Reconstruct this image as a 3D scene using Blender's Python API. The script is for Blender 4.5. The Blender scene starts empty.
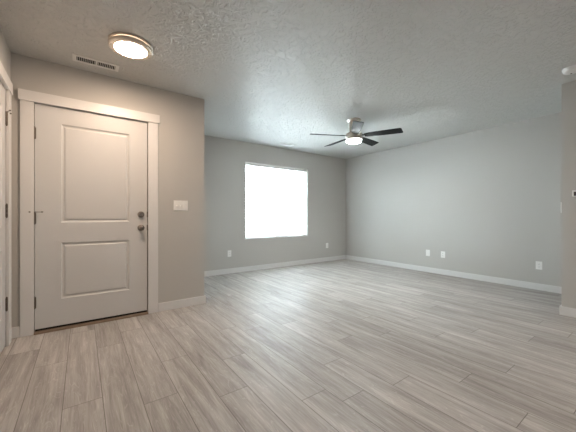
import bpy, bmesh, math, random
from mathutils import Vector, Matrix, Euler

S = bpy.context.scene
COL = S.collection
R = math.radians

# ------------------------------------------------------------------ camera
cam = bpy.data.cameras.new('camera')
cam.sensor_width = 36.0
cam.lens = 285.871 / 576 * 36.0
cam.clip_start = 0.02
cam_o = bpy.data.objects.new('camera', cam)
COL.objects.link(cam_o)
cam_o.location = (0, 0, 1.0485)
cam_o.rotation_euler = (R(90), 0, R(-35.8177))
S.camera = cam_o

# ------------------------------------------------------------------ exposure
S.view_settings.view_transform = 'Standard'
S.view_settings.look = 'None'
S.view_settings.gamma = 1.0
S.view_settings.use_curve_mapping = False
S.view_settings.exposure = 4.15

# ------------------------------------------------------------------ daylight
SKY = 3.6
SLAT = -60.0
TRANS = 0.5
w = bpy.data.worlds.new('sky')
S.world = w
w.use_nodes = True
bg = w.node_tree.nodes['Background']
bg.inputs[0].default_value = (0.71, 0.88, 1.0, 1)
bg.inputs[1].default_value = SKY

SUN = 2.4
sl = bpy.data.lights.new('sun', 'SUN')
sl.energy = SUN
sl.angle = R(0.6)
sl.color = (1.0, 0.96, 0.9)
sun_o = bpy.data.objects.new('sun', sl)
COL.objects.link(sun_o)
sun_o.rotation_euler = Vector((-0.55, 0.30, -0.78)).to_track_quat('-Z', 'Y').to_euler()

ENTRY_LAMP = 9.3
FAN_LAMP = 20.0
FILL_LAMP = 11.0  # strength of the added fill lights behind the camera
WARM = (1.0, 0.765, 0.575)
FANCOL = (0.91, 1.0, 1.0)
WARM2 = (1.0, 0.86, 0.74)


def portal(name, loc, rot, sx, sy):
    l = bpy.data.lights.new(name, 'AREA')
    l.shape = 'RECTANGLE'
    l.size, l.size_y = sx, sy
    l.cycles.is_portal = True
    o = bpy.data.objects.new(name, l)
    COL.objects.link(o)
    o.location, o.rotation_euler = loc, rot
    o['kind'] = 'helper'


# room dimensions
H = 2.45
XL, XR = -0.4927, 5.2524          # left wall, right wall
YD, YW = 3.3745, 4.8562           # front-door wall, window wall
XD = 1.1955                       # outer corner of the front-door wall
XJ, YJ = 4.1341, 0.7627           # wall that juts in on the right
YB = -3.4                         # wall behind the camera
WX0, WX1, WZ0, WZ1 = 2.506, 4.029, 0.612, 2.078

portal('window_daylight', ((WX0 + WX1) / 2, YW + 0.15, (WZ0 + WZ1) / 2), (R(-90), 0, 0), 1.55, 1.5)

# ------------------------------------------------------------------ materials


def mat(name, col, rough=0.5, metal=0.0, spec=0.5):
    m = bpy.data.materials.new(name)
    m.use_nodes = True
    p = m.node_tree.nodes['Principled BSDF']
    p.inputs['Base Color'].default_value = (*col, 1)
    p.inputs['Roughness'].default_value = rough
    p.inputs['Metallic'].default_value = metal
    p.inputs['Specular IOR Level'].default_value = spec
    return m


def nd(m, t, **kw):
    n = m.node_tree.nodes.new(t)
    for k, v in kw.items():
        setattr(n, k, v)
    return n


def lk(m, a, b):
    m.node_tree.links.new(a, b)


def objcoord(m):
    return nd(m, 'ShaderNodeTexCoord').outputs['Object']


def bump(m, height, strength, dist):
    b = nd(m, 'ShaderNodeBump')
    b.inputs['Strength'].default_value = strength
    b.inputs['Distance'].default_value = dist
    lk(m, height, b.inputs['Height'])
    lk(m, b.outputs['Normal'], m.node_tree.nodes['Principled BSDF'].inputs['Normal'])


def noise(m, vec, scale, detail=2.0, rough=0.5, dist=0.0):
    n = nd(m, 'ShaderNodeTexNoise')
    n.inputs['Scale'].default_value = scale
    n.inputs['Detail'].default_value = detail
    n.inputs['Roughness'].default_value = rough
    n.inputs['Distortion'].default_value = dist
    lk(m, vec, n.inputs['Vector'])
    return n.outputs['Fac']


def ramp(m, fac, stops):
    n = nd(m, 'ShaderNodeValToRGB')
    e = n.color_ramp.elements
    while len(e) < len(stops):
        e.new(0.5)
    for el, (p, c) in zip(e, stops):
        el.position = p
        el.color = (*c, 1) if len(c) == 3 else c
    lk(m, fac, n.inputs['Fac'])
    return n.outputs['Color']


def math_n(m, op, a, b=None):
    n = nd(m, 'ShaderNodeMath', operation=op)
    for i, v in enumerate((a, b)):
        if v is None:
            continue
        if isinstance(v, (int, float)):
            n.inputs[i].default_value = v
        else:
            lk(m, v, n.inputs[i])
    return n.outputs[0]


def paint(name, col, rough, scale, strength, dist):
    m = mat(name, col, rough)
    bump(m, noise(m, objcoord(m), scale, 3.0), strength, dist)
    return m


M_WALL = paint('grey_wall_paint', (0.470, 0.454, 0.430), 0.55, 160, 0.25, 0.002)
M_TRIM = paint('white_trim_paint', (0.66, 0.65, 0.64), 0.38, 300, 0.05, 0.001)
M_DOOR = paint('white_door_paint', (0.58, 0.575, 0.57), 0.40, 240, 0.06, 0.001)
M_PLASTIC = paint('white_plastic', (0.80, 0.79, 0.77), 0.32, 400, 0.02, 0.0005)
M_VENT = paint('white_enamel', (0.78, 0.77, 0.75), 0.42, 300, 0.03, 0.0005)
M_DARK = paint('dark_void', (0.02, 0.018, 0.016), 0.8, 80, 0.1, 0.001)
M_SLOT = paint('dark_slot', (0.05, 0.045, 0.04), 0.6, 80, 0.1, 0.001)
M_GAP = paint('door_gap_shade', (0.012, 0.009, 0.007), 0.7, 120, 0.1, 0.001)
M_RUBBER = paint('rubber_tip', (0.30, 0.28, 0.26), 0.7, 120, 0.1, 0.001)


def brushed(name, col, rough):
    m = mat(name, col, rough, 1.0)
    mp = nd(m, 'ShaderNodeMapping')
    mp.inputs['Scale'].default_value = (60, 60, 900)
    lk(m, objcoord(m), mp.inputs['Vector'])
    f = noise(m, mp.outputs['Vector'], 1.0, 2.0)
    lk(m, math_n(m, 'MULTIPLY_ADD', f, 0.2), m.node_tree.nodes['Principled BSDF'].inputs['Roughness'])
    m.node_tree.links[-1].from_node.inputs[2].default_value = rough - 0.1
    return m


M_NICKEL = brushed('brushed_nickel', (0.66, 0.60, 0.54), 0.30)
M_HINGE = brushed('satin_nickel_hinge', (0.17, 0.145, 0.12), 0.42)
M_BRONZE = brushed('aged_nickel_knob', (0.27, 0.24, 0.22), 0.26)


def ceiling_mat():
    m = mat('textured_white_ceiling', (0.60, 0.595, 0.575), 0.50, 0, 0.35)
    c = objcoord(m)
    n1 = noise(m, c, 16, 3.0, 0.55, 1.5)
    n2 = noise(m, c, 34, 2.0, 0.5, 0.6)
    a = ramp(m, n1, [(0.46, (0, 0, 0)), (0.54, (1, 1, 1))])
    s = math_n(m, 'ADD', math_n(m, 'MULTIPLY', a, 0.8), math_n(m, 'MULTIPLY', n2, 0.5))
    bump(m, s, 1.0, 0.0075)
    return m


M_CEIL = ceiling_mat()


def floor_mat():
    m = mat('grey_oak_vinyl_plank', (0.4, 0.36, 0.32), 0.36, 0, 0.19)
    P = m.node_tree.nodes['Principled BSDF']
    uv = nd(m, 'ShaderNodeUVMap', uv_map='plank').outputs['UV']       # metres along / across each plank
    at = nd(m, 'ShaderNodeAttribute', attribute_name='tone')
    rnd = at.outputs['Fac']
    sep = nd(m, 'ShaderNodeSeparateXYZ')
    lk(m, uv, sep.inputs[0])
    u, v = sep.outputs[0], sep.outputs[1]
    off = math_n(m, 'MULTIPLY', rnd, 37.0)

    def stretched(su, sv, scale, detail, dist):
        cb = nd(m, 'ShaderNodeCombineXYZ')
        lk(m, math_n(m, 'MULTIPLY', u, su), cb.inputs[0])
        lk(m, math_n(m, 'MULTIPLY', v, sv), cb.inputs[1])
        lk(m, off, cb.inputs[2])
        return noise(m, cb.outputs[0], scale, detail, 0.6, dist)
    band = stretched(1.1, 11.0, 1.0, 3.0, 0.9)        # broad light and dark bands
    grain = stretched(5.0, 95.0, 1.0, 4.0, 0.3)        # fine fibres
    cath = stretched(1.3, 13.0, 1.0, 2.0, 1.6)         # cathedral figure
    rings = math_n(m, 'FRACT', math_n(m, 'MULTIPLY', cath, 9.0))
    tri = math_n(m, 'ABSOLUTE', math_n(m, 'SUBTRACT', rings, 0.5))
    t = math_n(m, 'ADD', math_n(m, 'MULTIPLY', band, 0.85), math_n(m, 'MULTIPLY', grain, 0.52))
    t = math_n(m, 'ADD', t, math_n(m, 'MULTIPLY', tri, 0.14))
    line = math_n(m, 'POWER', math_n(m, 'SUBTRACT', 1.0, math_n(m, 'MULTIPLY', tri, 1.99)), 7.0)
    t = math_n(m, 'ADD', t, math_n(m, 'MULTIPLY', line, 0.20))
    t = math_n(m, 'ADD', t, math_n(m, 'MULTIPLY', rnd, 0.10))
    col = ramp(m, math_n(m, 'SUBTRACT', t, 0.265), [(0.14, (0.188, 0.166, 0.149)), (0.42, (0.319, 0.291, 0.270)),
                                                    (0.62, (0.431, 0.398, 0.374)), (0.88, (0.608, 0.578, 0.548))])
    # groove: distance to the plank's edge, stored in a second UV map (0 at an edge)
    uv2 = nd(m, 'ShaderNodeUVMap', uv_map='size').outputs['UV']
    s2 = nd(m, 'ShaderNodeSeparateXYZ')
    lk(m, uv2, s2.inputs[0])
    du = math_n(m, 'MINIMUM', u, math_n(m, 'SUBTRACT', s2.outputs[0], u))
    dv = math_n(m, 'MINIMUM', v, math_n(m, 'SUBTRACT', s2.outputs[1], v))
    d = math_n(m, 'MINIMUM', du, dv)
    g = nd(m, 'ShaderNodeMapRange')
    g.inputs['From Min'].default_value = 0.0008
    g.inputs['From Max'].default_value = 0.0026
    lk(m, d, g.inputs['Value'])
    mix = nd(m, 'ShaderNodeMix', data_type='RGBA')
    lk(m, g.outputs[0], mix.inputs['Factor'])
    mix.inputs['A'].default_value = (0.16, 0.14, 0.125, 1)
    lk(m, col, mix.inputs['B'])
    lk(m, mix.outputs['Result'], P.inputs['Base Color'])
    lk(m, math_n(m, 'ADD', math_n(m, 'MULTIPLY', grain, 0.20), 0.36), P.inputs['Roughness'])
    hgt = math_n(m, 'ADD', math_n(m, 'MULTIPLY', grain, 0.25), math_n(m, 'MULTIPLY', g.outputs[0], 1.0))
    bump(m, hgt, 0.25, 0.0012)
    return m


M_FLOOR = floor_mat()


def wood_blade():
    m = mat('espresso_blade', (0.035, 0.032, 0.03), 0.8, 0, 0.08)
    P = m.node_tree.nodes['Principled BSDF']
    mp = nd(m, 'ShaderNodeMapping')
    mp.inputs['Scale'].default_value = (6, 90, 90)
    lk(m, objcoord(m), mp.inputs['Vector'])
    f = noise(m, mp.outputs['Vector'], 1.0, 3.0)
    lk(m, ramp(m, f, [(0.3, (0.010, 0.0105, 0.0105)), (0.7, (0.024, 0.025, 0.025))]), P.inputs['Base Color'])
    P.inputs['Coat Weight'].default_value = 0.0
    P.inputs['Coat Roughness'].default_value = 0.2
    return m


M_BLADE = wood_blade()


def emit(name, col, strength):
    m = mat(name, (0.85, 0.83, 0.8), 0.35)
    P = m.node_tree.nodes['Principled BSDF']
    P.inputs['Emission Color'].default_value = (*col, 1)
    P.inputs['Emission Strength'].default_value = strength
    return m


M_LENS = emit('lit_entry_lens', WARM, ENTRY_LAMP)
M_RIM = emit('glowing_diffuser_rim', WARM, ENTRY_LAMP * 0.03)
M_FANLENS = emit('lit_fan_lens', FANCOL, FAN_LAMP)
M_FILLLENS = emit('lit_fill_lens', WARM2, FILL_LAMP)


def glass_mat():
    m = bpy.data.materials.new('clear_window_glass')
    m.use_nodes = True
    nt = m.node_tree
    nt.nodes.remove(nt.nodes['Principled BSDF'])
    tr = nd(m, 'ShaderNodeBsdfTransparent')
    gl = nd(m, 'ShaderNodeBsdfGlossy')
    gl.inputs['Roughness'].default_value = 0.02
    fr = nd(m, 'ShaderNodeFresnel')
    fr.inputs['IOR'].default_value = 1.45
    mx = nd(m, 'ShaderNodeMixShader')
    lk(m, fr.outputs[0], mx.inputs[0])
    lk(m, tr.outputs[0], mx.inputs[1])
    lk(m, gl.outputs[0], mx.inputs[2])
    lk(m, mx.outputs[0], nt.nodes['Material Output'].inputs['Surface'])
    return m


M_GLASS = glass_mat()


def slat_mat():
    m = mat('white_blind_slat', (0.86, 0.86, 0.85), 0.4)
    nt = m.node_tree
    P = nt.nodes['Principled BSDF']
    bump(m, noise(m, objcoord(m), 120, 2.0), 0.05, 0.001)
    tl = nd(m, 'ShaderNodeBsdfTranslucent')
    tl.inputs['Color'].default_value = (0.9, 0.9, 0.88, 1)
    mx = nd(m, 'ShaderNodeMixShader')
    mx.inputs[0].default_value = TRANS
    lk(m, P.outputs[0], mx.inputs[1])
    lk(m, tl.outputs[0], mx.inputs[2])
    lk(m, mx.outputs[0], nt.nodes['Material Output'].inputs['Surface'])
    return m


M_SLAT = slat_mat()

# ------------------------------------------------------------------ mesh helpers


def box(bm, x0, x1, y0, y1, z0, z1, bev=0.0, mi=0):
    b = bmesh.new()
    r = bmesh.ops.create_cube(b, size=1.0)
    for v in b.verts:
        v.co = Vector((x0 + (v.co.x + .5) * (x1 - x0), y0 + (v.co.y + .5) * (y1 - y0), z0 + (v.co.z + .5) * (z1 - z0)))
    if bev:
        bmesh.ops.bevel(b, geom=b.edges[:], offset=bev, segments=2, profile=0.7, affect='EDGES')
    merge(bm, b, Matrix.Identity(4), mi)


def merge(bm, b, mtx, mi=0):
    mp = {}
    for v in b.verts:
        mp[v] = bm.verts.new(mtx @ v.co)
    for f in b.faces:
        try:
            nf = bm.faces.new([mp[v] for v in f.verts])
            nf.material_index = mi
            nf.smooth = f.smooth
        except ValueError:
            pass
    b.free()


def lathe(bm, prof, n=48, mtx=Matrix.Identity(4), mi=0, smooth=True):
    """revolve (r, z) points round z"""
    b = bmesh.new()
    rings = []
    for r, z in prof:
        if r < 1e-6:
            rings.append([b.verts.new((0, 0, z))])
        else:
            rings.append([b.verts.new((r * math.cos(2 * math.pi * i / n), r * math.sin(2 * math.pi * i / n), z)) for i in range(n)])
    for a, c in zip(rings, rings[1:]):
        if len(a) == 1 and len(c) == 1:
            continue
        for i in range(n):
            j = (i + 1) % n
            if len(a) == 1:
                f = b.faces.new((a[0], c[j], c[i]))
            elif len(c) == 1:
                f = b.faces.new((a[i], a[j], c[0]))
            else:
                f = b.faces.new((a[i], a[j], c[j], c[i]))
            f.smooth = smooth
    bmesh.ops.recalc_face_normals(b, faces=b.faces[:])
    merge(bm, b, mtx, mi)


def rod(bm, p0, p1, r, n=16):
    p0, p1 = Vector(p0), Vector(p1)
    d = p1 - p0
    q = d.to_track_quat('Z', 'Y').to_matrix().to_4x4()
    lathe(bm, [(0, 0), (r, 0), (r, d.length), (0, d.length)], n, Matrix.Translation(p0) @ q, 0, False)
    return


def obj(name, bm, m, parent=None, loc=None, sharp=True):
    me = bpy.data.meshes.new(name)
    bmesh.ops.recalc_face_normals(bm, faces=bm.faces[:])
    bm.to_mesh(me)
    bm.free()
    for x in (m if isinstance(m, (list, tuple)) else [m]):
        me.materials.append(x)
    if sharp and any(p.use_smooth for p in me.polygons):
        me.set_sharp_from_angle(angle=R(35))
    o = bpy.data.objects.new(name, me)
    COL.objects.link(o)
    if parent is not None:
        o.parent = parent
    if loc is not None:
        o.location = loc
    return o


def tag(o, label=None, cat=None, group=None, kind=None):
    for k, v in (('label', label), ('category', cat), ('group', group), ('kind', kind)):
        if v:
            o[k] = v
    return o


def thing(name, loc, label, cat, group=None, rz=0.0, kind=None):
    o = bpy.data.objects.new(name, None)
    o.empty_display_size = 0.05
    COL.objects.link(o)
    o.location = loc
    o.rotation_euler = (0, 0, rz)
    return tag(o, label, cat, group, kind)


def copy_thing(src, loc, rz, label):
    """a thing with copies of its parts and sub-parts"""
    def rec(o, parent):
        c = o.copy()
        COL.objects.link(c)
        if parent is not None:
            c.parent = parent
        for k in [k for k in bpy.data.objects if k.parent == o]:
            rec(k, c)
        return c
    c = rec(src, None)
    c.location = loc
    c.rotation_euler = (0, 0, rz)
    c['label'] = label
    return c


def struct(name, bm, m, label=None, cat=None):
    return tag(obj(name, bm, m), label, cat, None, 'structure')


# ------------------------------------------------------------------ floor
PW, PL, PX0 = 0.183, 1.22, 0.098
JOINT = {-1: 1.97, 1: 1.757, 3: 1.575, 4: 1.966, 5: 1.27, 7: 1.485, 8: 1.056, 9: 0.486, 10: 0.828,
         0: 1.50, 2: 2.195, 6: 2.35, -2: 2.62, -3: 1.75}
rng = random.Random(11)


def build_floor():
    bm = bmesh.new()
    uv = bm.loops.layers.uv.new('plank')
    sz = bm.loops.layers.uv.new('size')
    tone = bm.faces.layers.float.new('tone')
    X0, X1, Y0, Y1 = XL - 0.1, XR + 0.1, YB - 0.1, YW + 0.1
    r0 = math.floor((X0 - PX0) / PW)
    r1 = math.floor((X1 - PX0) / PW)
    for r in range(r0, r1 + 1):
        xa, xb = PX0 + r * PW, PX0 + (r + 1) * PW
        j = JOINT.get(r, rng.uniform(0, PL))
        k0 = math.floor((Y0 - j) / PL)
        k1 = math.floor((Y1 - j) / PL)
        for k in range(k0, k1 + 1):
            ya, yb = j + k * PL, j + (k + 1) * PL
            vs = [bm.verts.new(p) for p in ((xa, ya, 0), (xb, ya, 0), (xb, yb, 0), (xa, yb, 0))]
            f = bm.faces.new(vs)
            f[tone] = rng.random()
            for l, (u, v) in zip(f.loops, ((0, 0), (0, PW), (PL, PW), (PL, 0))):
                l[uv].uv = (u, v)
                l[sz].uv = (PL, PW)
    # the slab under the planks
    x0, x1 = PX0 + r0 * PW, PX0 + (r1 + 1) * PW
    me = bpy.data.meshes.new('floor')
    box(bm, x0, x1, YB - 0.2, YW + 0.2, -0.2, -0.004)
    bm.to_mesh(me)
    bm.free()
    me.materials.append(M_FLOOR)
    o = bpy.data.objects.new('floor', me)
    COL.objects.link(o)
    tag(o, 'grey oak plank floor running towards the window wall', 'floor', None, 'structure')


build_floor()

# ------------------------------------------------------------------ ceiling and walls
b = bmesh.new()
box(b, XL - 0.2, XR + 0.2, YB - 0.2, YW + 0.2, H, H + 0.15)
struct('ceiling', b, M_CEIL, 'white knockdown textured ceiling', 'ceiling')


def wall_with_hole(b, ax0, ax1, d0, d1, h0, h1, z0, z1, along='x'):
    """boxes round a rectangular opening; along = the axis the wall runs"""
    def bx(a0, a1, za, zb):
        if a1 - a0 < 1e-5 or zb - za < 1e-5:
            return
        if along == 'x':
            box(b, a0, a1, d0, d1, za, zb)
        else:
            box(b, d0, d1, a0, a1, za, zb)
    bx(ax0, h0, 0, H)
    bx(h1, ax1, 0, H)
    bx(h0, h1, 0, z0)
    bx(h0, h1, z1, H)


# window wall
b = bmesh.new()
wall_with_hole(b, XD - 0.12, XR + 0.12, YW, YW + 0.14, WX0, WX1, WZ0, WZ1)
struct('wall_window', b, M_WALL, 'grey painted wall holding the window', 'wall')
# right wall
b = bmesh.new()
box(b, XR, XR + 0.12, YJ - 0.12, YW, 0, H)
struct('wall_right', b, M_WALL, 'long grey painted wall at right', 'wall')
# wall that juts in at the right edge
b = bmesh.new()
box(b, XJ, XR + 0.12, YJ - 0.12, YJ, 0, H, 0.004)
box(b, XJ, XJ + 0.12, YB - 0.1, YJ - 0.119, 0, H)
struct('wall_jutting', b, M_WALL, 'grey wall end jutting in at the right edge', 'wall')

# front-door wall, with a pocket for the door
DX0, DX1, DZ1 = -0.3385, 0.5735, 2.050
b = bmesh.new()
wall_with_hole(b, XL, XD, YD, YD + 0.06, DX0 - 0.004, DX1 + 0.004, 0, DZ1 + 0.004)
box(b, XL - 0.12, XD, YD + 0.06, YD + 0.14, 0, H)
struct('wall_entry', b, M_WALL, 'grey painted wall round the white front door', 'wall')
b = bmesh.new()
box(b, XD - 0.12, XD, YD + 0.14, YW, 0, H)
struct('wall_recess', b, M_WALL)

# left wall, with a pocket for the closet door
LY0, LY1, LZ1 = 2.415, 3.187, 2.050
b = bmesh.new()
wall_with_hole(b, YB - 0.1, YD, XL - 0.06, XL, LY0 - 0.004, LY1 + 0.004, 0, LZ1 + 0.004, 'y')
box(b, XL - 0.14, XL - 0.06, YB - 0.1, YD, 0, H)
struct('wall_left', b, M_WALL, 'grey painted wall at the left edge', 'wall')

# wall behind the camera
b = bmesh.new()
box(b, XL, XJ, YB - 0.12, YB, 0, H)
struct('wall_rear', b, M_WALL)

# ------------------------------------------------------------------ baseboards
BBH, BBT = 0.092, 0.014


def bb(name, segs, label=None):
    b = bmesh.new()
    for s in segs:
        box(b, *s, 0.0, BBH, 0.003)
    return struct(name, b, M_TRIM, label, 'baseboard')


bb('baseboard_window', [(XD, XR, YW - BBT, YW)], 'white baseboard under the window')
bb('baseboard_right', [(XR - BBT, XR, YJ, YW - BBT)], 'white baseboard along the long right wall')
bb('baseboard_entry', [(0.680, XD + BBT, YD - BBT, YD)], 'white baseboard right of the front door')
bb('baseboard_recess', [(XD, XD + BBT, YD, YW - BBT)])
bb('baseboard_corner', [(XL, -0.4345, YD - BBT, YD)], 'short white baseboard in the corner left of the front door')
bb('baseboard_jutting', [(XJ - BBT, XJ, YB, YJ + BBT), (XJ, XR - BBT, YJ, YJ + BBT)], 'white baseboard at the foot of the jutting wall')
bb('baseboard_left', [(XL, XL + BBT, YB, LY0 - 0.10)])

# ------------------------------------------------------------------ window
b = bmesh.new()
yf0, yf1 = YW + 0.085, YW + 0.135
for (x0, x1, z0, z1) in ((WX0, WX0 + .05, WZ0, WZ1), (WX1 - .05, WX1, WZ0, WZ1), (WX0 + .05, WX1 - .05, WZ0, WZ0 + .05),
                         (WX0 + .05, WX1 - .05, WZ1 - .05, WZ1), ((WX0 + WX1) / 2 - .03, (WX0 + WX1) / 2 + .03, WZ0 + .05, WZ1 - .05)):
    box(b, x0, x1, yf0, yf1, z0, z1, 0.004)
win = struct('window_1', b, M_PLASTIC, 'bright sliding window behind white blinds', 'window')
for x0, x1 in ((WX0 + .05, (WX0 + WX1) / 2 - .03), ((WX0 + WX1) / 2 + .03, WX1 - .05)):
    b = bmesh.new()
    box(b, x0, x1, YW + 0.108, YW + 0.112, WZ0 + .05, WZ1 - .05)
    obj('pane', b, M_GLASS, win)
# white returns lining the opening
b = bmesh.new()
box(b, WX0, WX0 + 0.008, YW - 0.004, yf0, WZ0 + 0.012, WZ1, 0.002)
box(b, WX1 - 0.008, WX1, YW - 0.004, yf0, WZ0 + 0.012, WZ1, 0.002)
box(b, WX0 + .008, WX1 - .008, YW - 0.004, yf0, WZ1 - 0.008, WZ1, 0.002)
box(b, WX0 - 0.004, WX1 + 0.004, YW - 0.012, yf0, WZ0 - 0.006, WZ0 + 0.012, 0.003)
struct('trim_4', b, M_TRIM, 'white jamb and sill lining the window opening', 'window trim')

# blinds
bx0, bx1 = WX0 + 0.02, WX1 - 0.02
YBL = YW + 0.045
blind = thing('window_blind', ((bx0 + bx1) / 2, YBL, WZ1 - 0.01), 'white horizontal slat blind lowered over the bright window', 'blind')
hw = (bx1 - bx0) / 2
b = bmesh.new()
box(b, -hw, hw, -0.028, 0.028, -0.055, 0.0, 0.004)
obj('headrail', b, M_PLASTIC, blind)
b = bmesh.new()
ztop, zbot = -0.085, -(WZ1 - 0.01 - WZ0 - 0.05)
ns = 26
for i in range(ns):
    z = ztop + (zbot - ztop) * i / (ns - 1)
    bb_ = bmesh.new()
    n = 5
    prof = [((k / (n - 1) - 0.5) * 0.050, 0.003 * (1 - 4 * (k / (n - 1) - 0.5) ** 2)) for k in range(n)]
    va = [bb_.verts.new((-hw + .004, y, zz)) for y, zz in prof]
    vb = [bb_.verts.new((hw - .004, y, zz)) for y, zz in prof]
    for k in range(n - 1):
        f = bb_.faces.new((va[k], va[k + 1], vb[k + 1], vb[k]))
        f.smooth = True
    merge(b, bb_, Matrix.Translation((0, 0, z)) @ Matrix.Rotation(R(SLAT), 4, 'X'))
obj('slats', b, M_SLAT, blind)
b = bmesh.new()
box(b, -hw + .002, hw - .002, -0.025, 0.025, zbot - 0.04, zbot - 0.022, 0.004)
obj('bottom_rail', b, M_PLASTIC, blind)
for fx in (-0.62, 0.0, 0.62):
    b = bmesh.new()
    for yy in (-0.026, 0.026):
        box(b, fx - 0.0012, fx + 0.0012, yy - 0.0008, yy + 0.0008, zbot - 0.02, -0.05)
    obj('ladder_cord', b, M_PLASTIC, blind)
b = bmesh.new()
rod(b, (-hw + 0.05, -0.036, -0.05), (-hw + 0.05, -0.036, -0.70), 0.0045)
lathe(b, [(0, 0), (.007, 0), (.008, .03), (.004, .06), (0, .06)], 12, Matrix.Translation((-hw + 0.05, -0.036, -0.72)))
obj('tilt_wand', b, mat('clear_grey_wand', (0.35, 0.36, 0.37), 0.3), blind)

# ------------------------------------------------------------------ front door


def door_slab(W_, Hh, T, panels, flip=False):
    """slab in local x (0..W), z (0..H); front face at y=0 looking to -y; moulded recessed panels"""
    b = bmesh.new()
    xs = sorted({0, W_, *[p[0] for p in panels], *[p[1] for p in panels]})
    zs = sorted({0, Hh, *[p[2] for p in panels], *[p[3] for p in panels]})
    vg = {(x, z): b.verts.new((x, 0, z)) for x in xs for z in zs}
    for xa, xb in zip(xs, xs[1:]):
        for za, zb in zip(zs, zs[1:]):
            if any(p[0] <= xa and xb <= p[1] and p[2] <= za and zb <= p[3] for p in panels):
                continue
            b.faces.new((vg[xa, za], vg[xb, za], vg[xb, zb], vg[xa, zb]))
    prof = [(0.0, 0.0), (0.003, 0.0045), (0.010, 0.010), (0.018, 0.0115), (0.024, 0.009), (0.031, 0.0040), (0.036, 0.0030)]
    for (px0, px1, pz0, pz1) in panels:
        prev = None
        for ins, dep in prof:
            ring = [(px0 + ins, pz0 + ins), (px1 - ins, pz0 + ins), (px1 - ins, pz1 - ins), (px0 + ins, pz1 - ins)]
            cur = [vg[(x, z)] if ins == 0 else b.verts.new((x, dep, z)) for x, z in ring]
            if prev:
                for i in range(4):
                    j = (i + 1) % 4
                    b.faces.new((prev[i], prev[j], cur[j], cur[i]))
            prev = cur
        b.faces.new(prev)
    # edges and back
    bk = {(x, z): b.verts.new((x, T, z)) for x in (0, W_) for z in (0, Hh)}
    b.faces.new((bk[0, 0], bk[0, Hh], bk[W_, Hh], bk[W_, 0]))
    b.faces.new([vg[x, 0] for x in xs] + [bk[W_, 0], bk[0, 0]])
    b.faces.new([vg[x, Hh] for x in xs[::-1]] + [bk[0, Hh], bk[W_, Hh]])
    b.faces.new([vg[0, z] for z in zs[::-1]] + [bk[0, 0], bk[0, Hh]])
    b.faces.new([vg[W_, z] for z in zs] + [bk[W_, Hh], bk[W_, 0]])
    return b


def make_hinge(parent, loc, stop=False, side=-1):
    """three-knuckle butt hinge; the barrel stands proud of the door face (towards -y)"""
    b = bmesh.new()
    for k in range(3):
        rod(b, (0, -0.006, -0.050 + k * 0.0337), (0, -0.006, -0.050 + k * 0.0337 + 0.0325), 0.0075)
    lathe(b, [(0, 0), (.006, 0), (.0075, .003), (.004, .008), (0, .009)], 12, Matrix.Translation((0, -0.006, 0.051)))
    lathe(b, [(0, -.007), (.004, -.006), (.006, 0), (0, 0)], 12, Matrix.Translation((0, -0.006, -0.051)))
    box(b, -0.014, 0.012, -0.0015, 0.003, -0.050, 0.050, 0.0008)
    h = obj('hinge', b, M_HINGE, parent, loc)
    if stop:
        b = bmesh.new()
        lathe(b, [(0, 0), (.011, 0), (.011, .004), (0, .004)], 16, Matrix.Translation((0, -0.006, 0.054)))
        rod(b, (0.006, -0.008, 0.056), (0.050, -0.030, 0.056), 0.0032)
        rod(b, (-0.006, -0.008, 0.056), (-0.026, -0.020, 0.056), 0.0032)
        rod(b, (0.050, -0.030, 0.056), (0.060, -0.035, 0.056), 0.0065)
        rod(b, (-0.026, -0.020, 0.056), (-0.034, -0.025, 0.056), 0.0065)
        tag(obj('door_stop', b, M_BRONZE, h), 'small hinge pin door stop with rubber tips')
    return h


DW, DH = 0.9095, 2.013
door = thing('door_1', (-0.339, YD + 0.004, 0.038), 'closed white two-panel front door with nickel knob and deadbolt', 'door', None, 0, 'structure')
obj('door_slab', door_slab(DW, DH, 0.044, [(0.1845, 0.7405, 0.951, 1.861), (0.1845, 0.7405, 0.244, 0.762)]), M_DOOR, door)
for z, st in ((1.748, False), (0.990, True), (0.238, False)):
    make_hinge(door, (-0.002, 0, z), st)


def facing(loc):
    """local z of the lathe points out of the door (-y)"""
    return Matrix.Translation(loc) @ Matrix.Rotation(R(90), 4, 'X')


kx = 0.8495
b = bmesh.new()
lathe(b, [(0, 0), (.032, 0), (.033, .004), (.029, .011), (.024, .014), (.022, .016), (.020, .022), (0, .023)], 32, facing((kx, 0, 1.026)))
box(b, kx - 0.004, kx + 0.004, -0.036, -0.021, 1.026 - 0.014, 1.026 + 0.014, 0.003)
obj('deadbolt', b, M_BRONZE, door)
b = bmesh.new()
lathe(b, [(0, 0), (.033, 0), (.033, .004), (.028, .010), (.015, .014), (.012, .026), (.016, .034), (.025, .041), (.028, .050),
          (.026, .060), (.018, .066), (0, .067)], 32, facing((kx, 0, 0.886)))
obj('knob', b, M_BRONZE, door)
b = bmesh.new()
for z in (1.026, 0.886):
    box(b, 0.906, 0.918, -0.0035, 0.002, z - 0.030, z + 0.030, 0.0008)
obj('strike_plate', b, M_HINGE, door)
b = bmesh.new()
box(b, 0.003, DW - 0.003, 0.003, 0.042, -0.018, 0.0, 0.001)  # near-black strip: shade of the gap under the door, put in as colour
tag(obj('gap_shade_strip', b, M_GAP, door), 'dark strip standing for the shade in the gap under the door')

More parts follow.
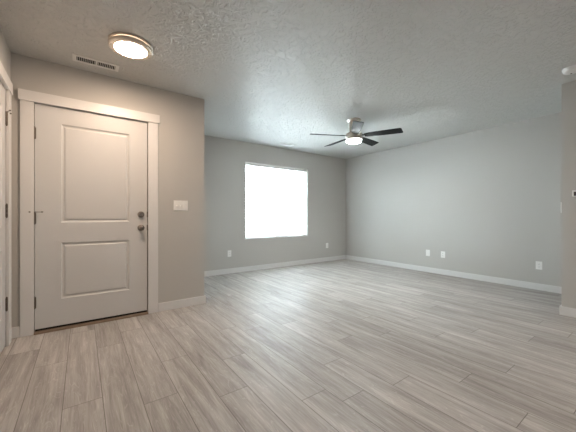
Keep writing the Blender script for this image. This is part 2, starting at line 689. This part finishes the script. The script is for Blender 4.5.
# casing and threshold of the front door
b = bmesh.new()
cy0 = YD - 0.018
box(b, -0.4325, -0.3425, cy0, YD, 0, 2.056, 0.003)
box(b, 0.5785, 0.6765, cy0, YD, 0, 2.056, 0.003)
box(b, -0.4450, 0.6905, YD - 0.026, YD, 2.056, 2.1475, 0.002)
struct('trim_1', b, M_TRIM, 'white craftsman casing round the front door', 'door trim')
b = bmesh.new()
box(b, -0.3425, 0.5785, YD - 0.030, YD + 0.05, 0.0, 0.017, 0.004)
struct('trim_3', b, paint('tan_threshold', (0.24, 0.17, 0.12), 0.45, 60, 0.1, 0.001), 'tan threshold strip under the front door', 'threshold')

# ------------------------------------------------------------------ closet door in the left wall
LW = LY1 - LY0 - 0.006
# local x runs from the hinge side towards the camera, local -y points into the room
cl = thing('door_2', (XL + 0.002 - 0.004, LY1 - 0.003, 0.014), 'white panel door at the left edge, only its hinge side showing', 'door', None, 0, 'structure')
cl.matrix_world = Matrix.Translation((XL - 0.002, LY1 - 0.003, 0.014)) @ Matrix(((0, -1, 0, 0), (-1, 0, 0, 0), (0, 0, 1, 0), (0, 0, 0, 1)))
obj('door_slab', door_slab(LW, 2.044, 0.035, [(0.14, LW - 0.14, 0.95, 1.88), (0.14, LW - 0.14, 0.24, 0.77)]), M_DOOR, cl)
for z, st in ((1.815, True), (1.075, False), (0.325, False)):
    make_hinge(cl, (-0.002, 0, z), st)
b = bmesh.new()
lathe(b, [(0, 0), (.033, 0), (.033, .004), (.028, .010), (.015, .014), (.012, .026), (.016, .034), (.025, .041), (.028, .050),
          (.026, .060), (.018, .066), (0, .067)], 32, facing((LW - 0.06, 0, 0.91)))
obj('knob', b, M_BRONZE, cl)
b = bmesh.new()
lx = XL + 0.018
box(b, XL, lx, LY1 - 0.001, LY1 + 0.100, 0, 2.062, 0.003)
box(b, XL, lx, LY0 - 0.100, LY0 - 0.004, 0, 2.062, 0.003)
box(b, XL, XL + 0.024, LY0 - 0.114, LY1 + 0.114, 2.062, 2.153, 0.002)
struct('trim_2', b, M_TRIM, 'white casing of the door at the left edge', 'door trim')

# ------------------------------------------------------------------ ceiling light by the front door


def flush_light(name, loc, label, lens_mat, rim_mat, group=None):
    t = thing(name, loc, label, 'ceiling light', group)
    b = bmesh.new()
    lathe(b, [(0, 0), (.157, 0), (.161, -.002), (.161, -.010), (.157, -.013), (.140, -.014), (.140, -.017), (0, -.017)], 64)
    obj('base', b, M_NICKEL, t)
    b = bmesh.new()
    lathe(b, [(.138, -.016), (.138, -.030), (.02, -.030), (.02, -.016), (.138, -.016)], 64)
    obj('diffuser_rim', b, rim_mat, t)
    b = bmesh.new()
    lathe(b, [(.117, -.030), (.150, -.024), (.156, -.024), (.160, -.028), (.160, -.042), (.156, -.047), (.150, -.049), (.119, -.049), (.117, -.046), (.117, -.030)], 64)
    obj('ring', b, M_NICKEL, t)
    for k in range(3):
        a = R(-62 + 120 * k)
        b = bmesh.new()
        rod(b, (.151 * math.cos(a), .151 * math.sin(a), -.012), (.151 * math.cos(a), .151 * math.sin(a), -.026), 0.005)
        obj('post', b, M_NICKEL, t)
    b = bmesh.new()
    lathe(b, [(.1165, -.036), (.1165, -.049), (.110, -.0515), (.09, -.0535), (.05, -.055), (0, -.0555)], 64)
    obj('lens', b, lens_mat, t)
    return t


flush_light('ceiling_light', (0.327, 2.643, H), 'lit round nickel flush light by the front door', M_LENS, M_RIM)
for x, y in ((1.2, -1.5), (2.9, -1.5)):  # unseen fixtures added behind the camera to fill the room with light
    flush_light('fill_light', (x, y, H), 'added fill light behind the viewer, shaped as a round flush light', M_FILLLENS, M_RIM, 'added fill lights')

# ------------------------------------------------------------------ ceiling registers


def vent(name, loc, rz, L_, W_, banks, label, tilt=18):
    t = thing(name, loc, label, 'ceiling vent', None, rz)
    fb = 0.024
    b = bmesh.new()
    for (x0, x1, y0, y1) in ((-L_ / 2, L_ / 2, -W_ / 2, -W_ / 2 + fb), (-L_ / 2, L_ / 2, W_ / 2 - fb, W_ / 2),
                             (-L_ / 2, -L_ / 2 + fb * 1.2, -W_ / 2 + fb, W_ / 2 - fb), (L_ / 2 - fb * 1.2, L_ / 2, -W_ / 2 + fb, W_ / 2 - fb)):
        box(b, x0, x1, y0, y1, -0.007, 0, 0.0015)
    if banks == 2:
        box(b, -0.008, 0.008, -W_ / 2 + fb, W_ / 2 - fb, -0.007, 0)
    for sx in (-1, 1):
        lathe(b, [(0, -.009), (.004, -.0085), (.005, -.007), (0, -.007)], 12, Matrix.Translation((sx * (L_ / 2 - 0.013), 0, 0)))
    obj('frame', b, M_VENT, t)
    b = bmesh.new()
    box(b, -L_ / 2 + fb, L_ / 2 - fb, -W_ / 2 + fb * .9, W_ / 2 - fb * .9, -0.0012, -0.0002)
    obj('duct_opening', b, M_DARK, t)
    x0, x1 = -L_ / 2 + fb * 1.2, L_ / 2 - fb * 1.2
    rngs = [(x0, -0.008, tilt), (0.008, x1, -tilt)] if banks == 2 else [(x0, x1, tilt)]
    for a, c, tl in rngs:
        b = bmesh.new()
        n = max(3, int((c - a) / 0.013))
        for i in range(n):
            x = a + (c - a) * (i + .5) / n
            q = bmesh.new()
            box(q, -0.0007, 0.0007, -W_ / 2 + fb, W_ / 2 - fb, -0.0045, 0.0035)
            merge(b, q, Matrix.Translation((x, 0, -0.0055)) @ Matrix.Rotation(R(tl), 4, 'Y'))
        obj('louvers', b, M_VENT, t)
    return t


vent('ceiling_vent', (0.110, 3.146, H), 0, 0.352, 0.128, 2, 'white ceiling vent above the front door, with two dark louver banks')
vent('ceiling_vent', (3.25, 4.535, H), 0, 0.30, 0.15, 2, 'small white ceiling vent above the window')

# ------------------------------------------------------------------ ceiling fan
FX, FY = 3.221, 2.818
fan = thing('ceiling_fan', (FX, FY, H), 'five-blade nickel and black ceiling fan with a lit lamp', 'ceiling fan')
b = bmesh.new()
lathe(b, [(0, 0), (.098, 0), (.100, -.004), (.100, -.018), (.094, -.026), (.085, -.032), (.078, -.060), (.074, -.110), (.072, -.150), (.066, -.165), (.058, -.170), (0, -.170)], 48)
obj('canopy', b, M_NICKEL, fan)
b = bmesh.new()
lathe(b, [(0, -.168), (.056, -.168), (.056, -.192), (0, -.192)], 32)
obj('neck', b, M_SLOT, fan)
b = bmesh.new()
lathe(b, [(0, -.190), (.085, -.190), (.108, -.196), (.118, -.206), (.120, -.220), (.120, -.262), (.113, -.267), (.113, -.272), (.117, -.276), (.117, -.296), (.111, -.300), (0, -.300)], 64)
obj('motor_housing', b, M_NICKEL, fan)
b = bmesh.new()
lathe(b, [(0, -.299), (.103, -.299), (.104, -.308), (.098, -.319), (.085, -.328), (.065, -.334), (.040, -.338), (0, -.340)], 64)
obj('light_lens', b, M_FANLENS, fan)
for k in range(5):
    ang = R(-26.3 + 72 * k - 35.8177)
    # outline of one blade, along local x
    b = bmesh.new()
    out = []
    N = 14
    r0, r1 = 0.150, 0.665
    top, bot = [], []
    for i in range(N + 1):
        t = i / N
        x = r0 + (r1 - r0) * t
        wd = 0.052 + 0.018 * math.sin(min(1, t * 1.15) * math.pi * 0.5)
        if t < 0.08:
            wd *= 0.80 + 0.20 * (t / 0.08)
        top.append((x, wd))
        bot.append((x, -wd * 0.96))
    top[-1] = (r1 - 0.012, top[-1][1]); bot[-1] = (r1 - 0.030, bot[-1][1])
    top.append((r1, top[-1][1] - 0.014)); bot.append((r1 - 0.016, bot[-1][1] + 0.014))
    out = top + bot[::-1]
    va = [b.verts.new((x, y, 0.003)) for x, y in out]
    vb = [b.verts.new((x, y, -0.003)) for x, y in out]
    b.faces.new(va)
    b.faces.new(vb[::-1])
    for i in range(len(out)):
        j = (i + 1) % len(out)
        b.faces.new((va[i], vb[i], vb[j], va[j]))
    o = obj('blade', b, M_BLADE, fan, (0, 0, -0.238))
    # the leading (counter-clockwise) edge hangs lower
    o.rotation_euler = (Matrix.Rotation(ang, 3, 'Z') @ Matrix.Rotation(R(-13), 3, 'X')).to_euler()
    b = bmesh.new()
    box(b, 0.105, 0.215, -0.022, 0.022, 0.0032, 0.0075, 0.0015)
    for sx, sy in ((.175, .012), (.175, -.012), (.203, 0)):
        lathe(b, [(0, .0105), (.004, .0095), (.005, .0075), (0, .0075)], 10, Matrix.Translation((sx, sy, 0)))
    obj('blade_bracket', b, M_SLOT, o)

# ------------------------------------------------------------------ smoke detector
sd = thing('smoke_detector', (3.768, 0.620, H), 'round white smoke detector on ceiling at the right edge', 'smoke detector')
b = bmesh.new()
lathe(b, [(0, 0), (.070, 0), (.071, -.003), (.071, -.012), (0, -.012)], 48)
obj('base', b, M_PLASTIC, sd)
b = bmesh.new()
lathe(b, [(0, -.012), (.066, -.012), (.067, -.016), (.064, -.030), (.055, -.038), (.030, -.042), (0, -.043)], 48)
obj('cover', b, M_PLASTIC, sd)
b = bmesh.new()
lathe(b, [(0, -.0455), (.006, -.045), (.008, -.042), (0, -.042)], 16, Matrix.Translation((.02, .01, 0)))
obj('test_button', b, M_SLOT, sd)

# ------------------------------------------------------------------ switches and outlets


def plate_bm(w_, h_, t=0.006):
    """cover plate in local x/z, back at y=0, front towards -y"""
    b = bmesh.new()
    box(b, -w_ / 2, w_ / 2, -t, 0, -h_ / 2, h_ / 2, 0.0022)
    return b


sw = thing('light_switch', (0.9195, YD, 1.169), 'white three-gang light switch on the wall right of the front door', 'light switch')
obj('cover_plate', plate_bm(0.158, 0.114), M_PLASTIC, sw)
for gx in (-0.046, 0.0):
    b = bmesh.new()
    box(b, gx - 0.0055, gx + 0.0055, -0.0068, -0.004, -0.013, 0.013, 0.0008)
    o = obj('toggle_slot', b, M_PLASTIC, sw)
    b = bmesh.new()
    q = bmesh.new()
    box(q, -0.0055, 0.0055, -0.021, 0.0, -0.006, 0.006, 0.0015)
    merge(b, q, Matrix.Translation((gx, -0.005, 0)) @ Matrix.Rotation(R(32), 4, 'X'))
    obj('toggle', b, M_PLASTIC, sw)
b = bmesh.new()
q = bmesh.new()
box(q, -0.0165, 0.0165, -0.005, 0.0, -0.033, 0.033, 0.0015)
merge(b, q, Matrix.Translation((0.046, -0.0045, 0)) @ Matrix.Rotation(R(5), 4, 'X'))
obj('rocker', b, M_PLASTIC, sw)

RZW, RZR, RZJ = 0.0, R(-90), R(90)     # facing -y, -x


def outlet(loc, rz, label):
    t = thing('wall_outlet', loc, label, 'outlet', 'wall outlets', rz)
    obj('cover_plate', plate_bm(0.071, 0.115), M_PLASTIC, t)
    for s in (-1, 1):
        b = bmesh.new()
        box(b, -0.017, 0.017, -0.0078, -0.004, s * 0.0195 - 0.0145, s * 0.0195 + 0.0145, 0.003)
        rc = obj('receptacle', b, M_PLASTIC, t)
        b = bmesh.new()
        for dx, hh in ((-0.0065, 0.0045), (0.0065, 0.0038)):
            box(b, dx - 0.0014, dx + 0.0014, -0.0081, -0.0076, s * 0.0195 - hh + 0.002, s * 0.0195 + hh + 0.002)
        lathe(b, [(0, 0), (.0026, 0), (.0026, .0006), (0, .0006)], 12, facing((0, -0.0077, s * 0.0195 - 0.0085)))
        obj('slots', b, M_SLOT, rc)
    return t


o1 = outlet((2.186, YW, 0.364), 0.0, 'white outlet on the window wall, left of and below the window')
copy_thing(o1, (4.622, YW, 0.362), 0.0, 'white outlet on the window wall, between the window and the corner')
copy_thing(o1, (XR, 2.528, 0.357), R(-90), 'white outlet beside the blank plate on the right wall')
copy_thing(o1, (XR, 1.203, 0.348), R(-90), 'white outlet on the right wall nearest the jutting wall end')
bp = thing('wall_plate', (XR, 2.804, 0.359), 'blank white wall plate, leftmost cover on the right wall', 'wall plate', None, R(-90))
obj('cover_plate', plate_bm(0.072, 0.115), M_PLASTIC, bp)
for z in (0.042, -0.042):
    b = bmesh.new()
    lathe(b, [(0, .0075), (.002, .0072), (.003, .006), (0, .006)], 12, facing((0, 0, z)))
    obj('screw', b, M_PLASTIC, bp)


# switch on the hidden face of the jutting wall end: only its edge shows
es = thing('light_switch', (XJ + 0.048, YJ, 1.139), 'white switch plate seen edge-on at the corner of the jutting wall', 'light switch', None, R(180))
obj('cover_plate', plate_bm(0.071, 0.115, 0.009), M_PLASTIC, es)
b = bmesh.new()
box(b, -0.0165, 0.0165, -0.013, -0.006, -0.033, 0.033, 0.0015)
obj('rocker', b, M_PLASTIC, es)

# thermostat on the jutting wall
th = thing('thermostat', (XJ, 0.618, 1.282), 'white thermostat on the jutting wall, cut by the right edge', 'thermostat', None, R(-90))
b = bmesh.new()
box(b, -0.060, 0.060, -0.022, 0, -0.032, 0.032, 0.005)
obj('case', b, M_PLASTIC, th)
b = bmesh.new()
box(b, -0.048, 0.030, -0.0235, -0.0215, -0.026, 0.016, 0.001)
obj('display', b, M_SLOT, th)

# ------------------------------------------------------------------ outdoors beyond the window
M_GROUND = paint('pale_gravel_ground', (0.42, 0.41, 0.39), 0.9, 8, 0.3, 0.01)
b = bmesh.new()
box(b, -40, 50, YW + 0.3, 70, -0.45, -0.3)
struct('ground', b, M_GROUND)
b = bmesh.new()
box(b, -40, 50, -60, YB - 0.3, -0.45, -0.3)
struct('ground_rear', b, M_GROUND)
